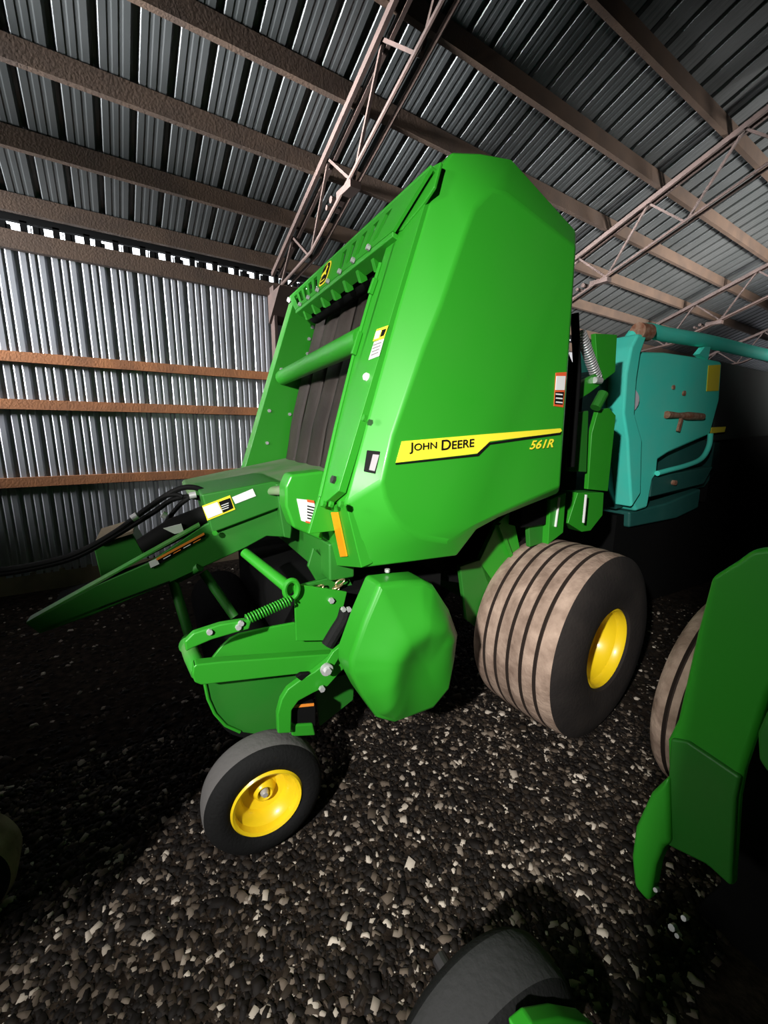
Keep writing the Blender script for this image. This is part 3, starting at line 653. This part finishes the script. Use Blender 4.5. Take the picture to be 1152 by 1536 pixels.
# ------------------------------------------------------------------ second green machine, right edge
B2 = (2.0, .2, 0)
m2 = empty('round_baler', b2w(B2), -PHI, 'green machine cut off by the right edge, tall shield hiding half its tyre', 'baler')
def part2(s, name, m, parent=None, **k): return s.build(name, m, parent or m2, B2, **k)
XS = 1.25
fp = [(1152,822),(1128,824),(1104,842),(1066,866),(1044,950),(1015,1080),(1000,1110),(1002,1180),(1000,1270),(1060,1300),(1098,1335),(1107,1200),(1115,1158),(1152,1045),(1180,990),(1180,822)]
s = MB(); s.prism([X(*p, XS) for p in fp], (.04, 0, 0), G); part2(s, 'tall_shield', G, bevel=.015)
s = MB(); s.prism([X(*p, XS-.012) for p in ((1005,1108),(1030,1112),(1110,1166),(1103,1200),(1096,1331),(1060,1298),(1000,1268),(1001,1180))], (.02, 0, 0), GSH); part2(s, 'lower_shield', GSH, bevel=.008)
s = MB(); s.prism([X(*p, XS-.03) for p in ((1001,1165),(975,1190),(952,1240),(946,1285),(950,1330),(972,1356),(982,1300),(994,1272),(1004,1268))], (.06, 0, 0), G); part2(s, 'curved_skid', G, bevel=.02)
s = MB(); s.prism([X(*p, 1.5) for p in ((1110,1180),(1152,1040),(1200,1040),(1200,1536),(1060,1536),(1000,1400),(1080,1330))], (.5, 0, 0), DARK); part2(s, 'underframe_shade', DARK)  # black slab standing in for the shadow below the shield
s = MB(); s.prism([X(*p, 1.16) for p in ((1135,1100),(1152,1060),(1190,1060),(1190,1180),(1150,1160),(1137,1140))], (.05, 0, 0), GSH); part2(s, 'side_bracket', GSH, bevel=.01)
for p, r in (((988,1334),.006), ((1012,1390),.009), ((1030,1376),.007), ((1020,1402),.006)):
    q = X(*p, 1.2); s = MB(); s.tube([q, q+np.array([-.02, .0, .01])], r, STL, n=8); part2(s, 'bolt', STL)
p_, m_ = big_tyre_prof(.46, .40, .205); s = MB(); s.lathe(p_, (2.16, .46, .455), mats=m_, n=110); o = part2(s, 'wheel', SIDE, smooth='auto')
s = MB(); s.lathe([(.205, .05), (.19, .12), (.001, .14)], (2.16, .46, .455), m=YEL); part2(s, 'rim', YEL, o, smooth='auto')
gauge_wheel(m2, B2, (.55, .41, .225), R=.225, w=.17, rim=.150, tread=GTD)
gp = [at(p, (0, 1, 0), .38) for p in ((778,1555),(800,1536),(840,1528),(880,1534),(905,1555),(900,1590),(785,1590))]
s = MB(); s.prism(gp, (0, .03, 0), G); part2(s, 'wheel_guard', G, bevel=.006)

s = MB(); s.box((1.55, -1.5, .55), (3.1, .36, 2.45), G); part2(s, 'body', G, bevel=.05)  # unseen body block added to keep light off the right side
# ------------------------------------------------------------------ teal machine behind
B3 = (4.0, 2.4, 0)
m3 = empty('farm_machine', b2w(B3), -PHI, 'faded teal farm machine with rounded top tube parked behind the green baler', 'farm machine')
def part3(s, name, m, parent=None, **k): return s.build(name, m, parent or m3, B3, **k)
YT3 = 2.0
body = [(958,527),(1000,528),(1060,537),(1084,542),(1080,600),(1066,652),(1003,680),(988,690),(986,712),(980,720),(972,762),(955,768),(946,752),(950,650),(944,610),(948,560)]
s = MB(); s.prism([Y(*p, YT3) for p in body], (0, .8, 0), TEAL); bd = part3(s, 'body_panel', TEAL, bevel=.03)
s = MB(); s.prism([Y(*p, YT3+.05) for p in ((1078,540),(1110,548),(1175,562),(1175,652),(1070,662))], (0, .7, 0), TEALG); part3(s, 'rear_panel', TEALG, bevel=.02, label='very dark rear panel')  # near-black panel continuing the teal body
s = MB(); s.prism([Y(*p, YT3-.04) for p in ((940,560),(948,520),(958,500),(972,502),(962,530),(956,570),(953,620),(964,660),(962,740),(948,762),(944,700),(942,660),(936,620))], (0, .5, 0), TEAL); part3(s, 'front_corner_post', TEAL, bevel=.02)
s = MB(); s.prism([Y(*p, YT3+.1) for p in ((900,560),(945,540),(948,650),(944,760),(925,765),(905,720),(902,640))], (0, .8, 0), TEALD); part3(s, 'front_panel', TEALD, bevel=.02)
s = MB(); s.tube(spline([Y(*p, YT3+.05) for p in ((944,560),(944,520),(955,500),(972,496),(1000,502),(1060,512),(1120,526),(1165,536))], 6), .055, TEAL, n=20); part3(s, 'top_tube', TEAL, smooth='auto')
s = MB(); s.tube([Y(956,497,YT3), Y(972,499,YT3)], .062, RUST, n=16); part3(s, 'worn_patch', RUST)
s = MB(); s.prism([Y(*p, YT3-.0) for p in ((1049,531),(1058,520),(1066,520),(1062,540))], (0, .05, 0), TEAL); part3(s, 'tube_bracket', TEAL)
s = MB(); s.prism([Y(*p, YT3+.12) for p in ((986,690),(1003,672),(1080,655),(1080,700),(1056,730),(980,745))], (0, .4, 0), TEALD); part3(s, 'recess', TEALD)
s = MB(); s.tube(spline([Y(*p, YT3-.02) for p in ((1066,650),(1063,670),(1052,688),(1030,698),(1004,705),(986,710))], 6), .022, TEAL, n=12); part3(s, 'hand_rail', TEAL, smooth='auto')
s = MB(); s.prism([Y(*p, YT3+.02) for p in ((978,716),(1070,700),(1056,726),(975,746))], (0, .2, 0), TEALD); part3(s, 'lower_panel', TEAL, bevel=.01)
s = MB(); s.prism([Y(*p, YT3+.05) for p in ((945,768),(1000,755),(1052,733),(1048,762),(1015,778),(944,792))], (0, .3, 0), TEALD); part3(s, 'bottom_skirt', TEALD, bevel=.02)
for nm, px, m in (('yellow_sticker', [(1063,548),(1081,547),(1078,586),(1060,587)], DEC), ('small_yellow_sticker', [(1068,641),(1089,640),(1087,648),(1066,650)], DEC)):
    s = MB(); s.prism([Y(*p, YT3-.006) for p in px], (0, .004, 0), m); part3(s, nm, m, bd)
s = MB(); s.tube([Y(1000,622,YT3-.02), Y(1018,623,YT3-.02), Y(1032,624,YT3-.02), Y(1053,625,YT3-.02)], [.03, .022, .035, .03], RUST, n=12); la = part3(s, 'latch', RUST, label='rusty latch')
s = MB(); s.beam(Y(1022,628,YT3-.03), Y(1017,647,YT3-.03), .03, .02, RUST, up=(0,1,0)); part3(s, 'latch_handle', RUST, la)
for p, r in (((1009,581),.018), ((1025,590),.022), ((1012,724),.022)):
    q = Y(*p, YT3); s = MB(); s.tube([q+np.array([0,.03,0]), q-np.array([0,.012,0])], r, RUST, n=10); part3(s, 'rusty_bolt', RUST)
s = MB(); s.tube([Y(920,600,YT3+.5), Y(932,602,YT3+.06)], .12, mat('faded_plastic', (.25, .24, .27), .5), n=24); part3(s, 'grey_drum', GRY, smooth='auto')
s = MB(); s.box((3.4, 2.1, 0), (5.2, 2.8, .9), DARK); s.box((4.9, 2.12, 0), (9.5, 2.9, 1.62), DARK); part3(s, 'undercarriage_blackout', DARK)  # undercarriage, plus a black box added to paint the darkness beyond

# ------------------------------------------------------------------ unseen shade blockers added at the left, plus a small tyre
m4 = empty('shade_tractor', (-2.2, 2.4, 0), 0, 'unseen black tractor added left of the view to shade the floor', 'shade_tractor')
def part4(s, name, m, parent=None, **k): return s.build(name, m, parent or m4, (-2.2, 2.4, 0), **k)
s = MB(); s.prism([(-1.1,2.05,.5),(-1.1,2.05,1.45),(-1.6,2.05,1.6),(-3.9,2.05,1.5),(-4.0,2.05,.5)], (0, .8, 0), DARK); part4(s, 'shade_tractor_hood', DARK, bevel=.05)
for y in (1.42, 2.95):
    s = MB(); s.lathe([(.36,.0),(.56,.02),(.68,.04),(.72,.1),(.72,.38),(.68,.44),(.5,.46),(.36,.44)], (-1.62, y, .72), m=RUB, n=64); t_ = part4(s, 'shade_tractor_rear_tyre', RUB, smooth='auto')
    s = MB(); s.lathe([(.37,.04),(.3,.08),(.15,.16),(.001,.16)], (-1.62, y, .72), m=DST, n=48); part4(s, 'rim', DST, t_)
    s = MB(); s.lathe([(.001,0),(.34,.0),(.40,.04),(.42,.1),(.42,.2),(.38,.24),(.001,.24)], (-3.7, y+.1, .42), m=RUB, n=48); part4(s, 'shade_tractor_front_tyre', RUB, smooth='auto')
    s = MB(); s.prism([(-2.4,y,1.2),(-2.1,y,1.5),(-1.4,y,1.5),(-1.0,y,1.25),(-1.05,y,1.22),(-1.45,y,1.46),(-2.1,y,1.46),(-2.35,y,1.18)], (0, .5, 0), DARK); part4(s, 'fender', DARK)
s = MB(); s.beam((-1.2, 2.25, .45), (-.5, 2.25, .62), .1, .05, DARK); part4(s, 'shade_tractor_drawbar', DARK)
m5 = empty('shade_implement', (-.6, 1.75, 0), 0, 'added shade-casting implement body with a small tyre on the gravel at the lower left edge', 'implement')
def part5(s, name, m, parent=None, **k): return s.build(name, m, parent or m5, (-.6, 1.75, 0), **k)
s = MB(); s.prism([(-1.1,1.05,.52),(-.45,1.05,.52),(-.27,1.05,.9),(-.27,1.05,1.55),(-.40,1.05,1.70),(-1.1,1.05,1.70)], (0, .16, 0), DARK); part5(s, 'body', DARK, bevel=.04)  # unseen slab added to keep light off the tongue
s = MB(); s.lathe([(.10,.02),(.13,.0),(.16,.01),(.175,.04),(.175,.14),(.16,.17),(.10,.17)], (-.555, 1.60, .165), mats=[RUB,RUB,TRD,TRD,TRD,RUB], n=64); w5 = part5(s, 'tyre', RUB, smooth='auto')
s = MB(); s.lathe([(.11,.03),(.09,.06),(.001,.07)], (-.555, 1.60, .165), m=DST, n=40); part5(s, 'rim', DST, w5)
s = MB(); s.beam((-.56, 1.68, .165), (-.62, 1.2, .6), .05, .05, DARK); part5(s, 'wheel_arm', DARK)

# ------------------------------------------------------------------ camera
cam = bpy.data.cameras.new('camera'); co = bpy.data.objects.new('camera', cam); C.objects.link(co)
cam.sensor_fit = 'VERTICAL'; cam.sensor_height = 36; cam.sensor_width = 27; cam.lens = FPX/1536*36; cam.clip_start = .02
M3 = Matrix([[RW[0][i], -RW[1][i], -RW[2][i]] for i in range(3)])
co.matrix_world = Matrix.Translation((0, 0, CAMH)) @ M3.to_4x4()
bpy.context.scene.camera = co
# ------------------------------------------------------------------ light
def area(name, loc, tgt, sx, sy, W, col=(1, 1, 1), spread=PI):
    l = bpy.data.lights.new(name, 'AREA'); l.shape = 'RECTANGLE'; l.size = sx; l.size_y = sy; l.energy = W; l.color = col; l.spread = spread
    o = bpy.data.objects.new(name, l); C.objects.link(o); o.location = loc
    o.rotation_euler = (Vector(tgt)-Vector(loc)).to_track_quat('-Z', 'Y').to_euler(); return o
area('doorway_daylight', (-4.5, .9, 2.9), (1.2, 2.2, .9), .9, .7, 18, (1, .98, .95), math.radians(55))
area('roof_streak_light', (-5.7, 3.2, 3.3), (9, 3.2, 4.2), 1.0, .5, 125, (.95, .97, 1), math.radians(18))  # added beam that brings out the roof ribs
area('wall_fill_light', (-5.4, 4.5, 3.0), (1.2, 5.3, 2.9), 1.0, .6, 300, (.95, .97, 1), math.radians(52))  # unseen source added to brighten the left wall
area('purlin_fill_light', (9.0, -1.2, 1.9), (7.6, 3.6, 4.0), 1.6, .6, 260, (1, .97, .94), math.radians(76))  # unseen source added to brighten the purlins at the right
area('left_key_light', (-1.5, -.45, 2.4), (1.8, 1.6, .95), .08, .08, 55, (1, .98, .95), math.radians(86))  # unseen source added as the main light on the baler
w = bpy.data.worlds.new('sky'); bpy.context.scene.world = w; w.use_nodes = True
w.node_tree.nodes['Background'].inputs['Color'].default_value = (.9, .95, 1, 1); w.node_tree.nodes['Background'].inputs['Strength'].default_value = 6
sc = bpy.context.scene
sc.view_settings.view_transform = 'Standard'; sc.view_settings.look = 'None'; sc.view_settings.exposure = 0; sc.view_settings.gamma = 1
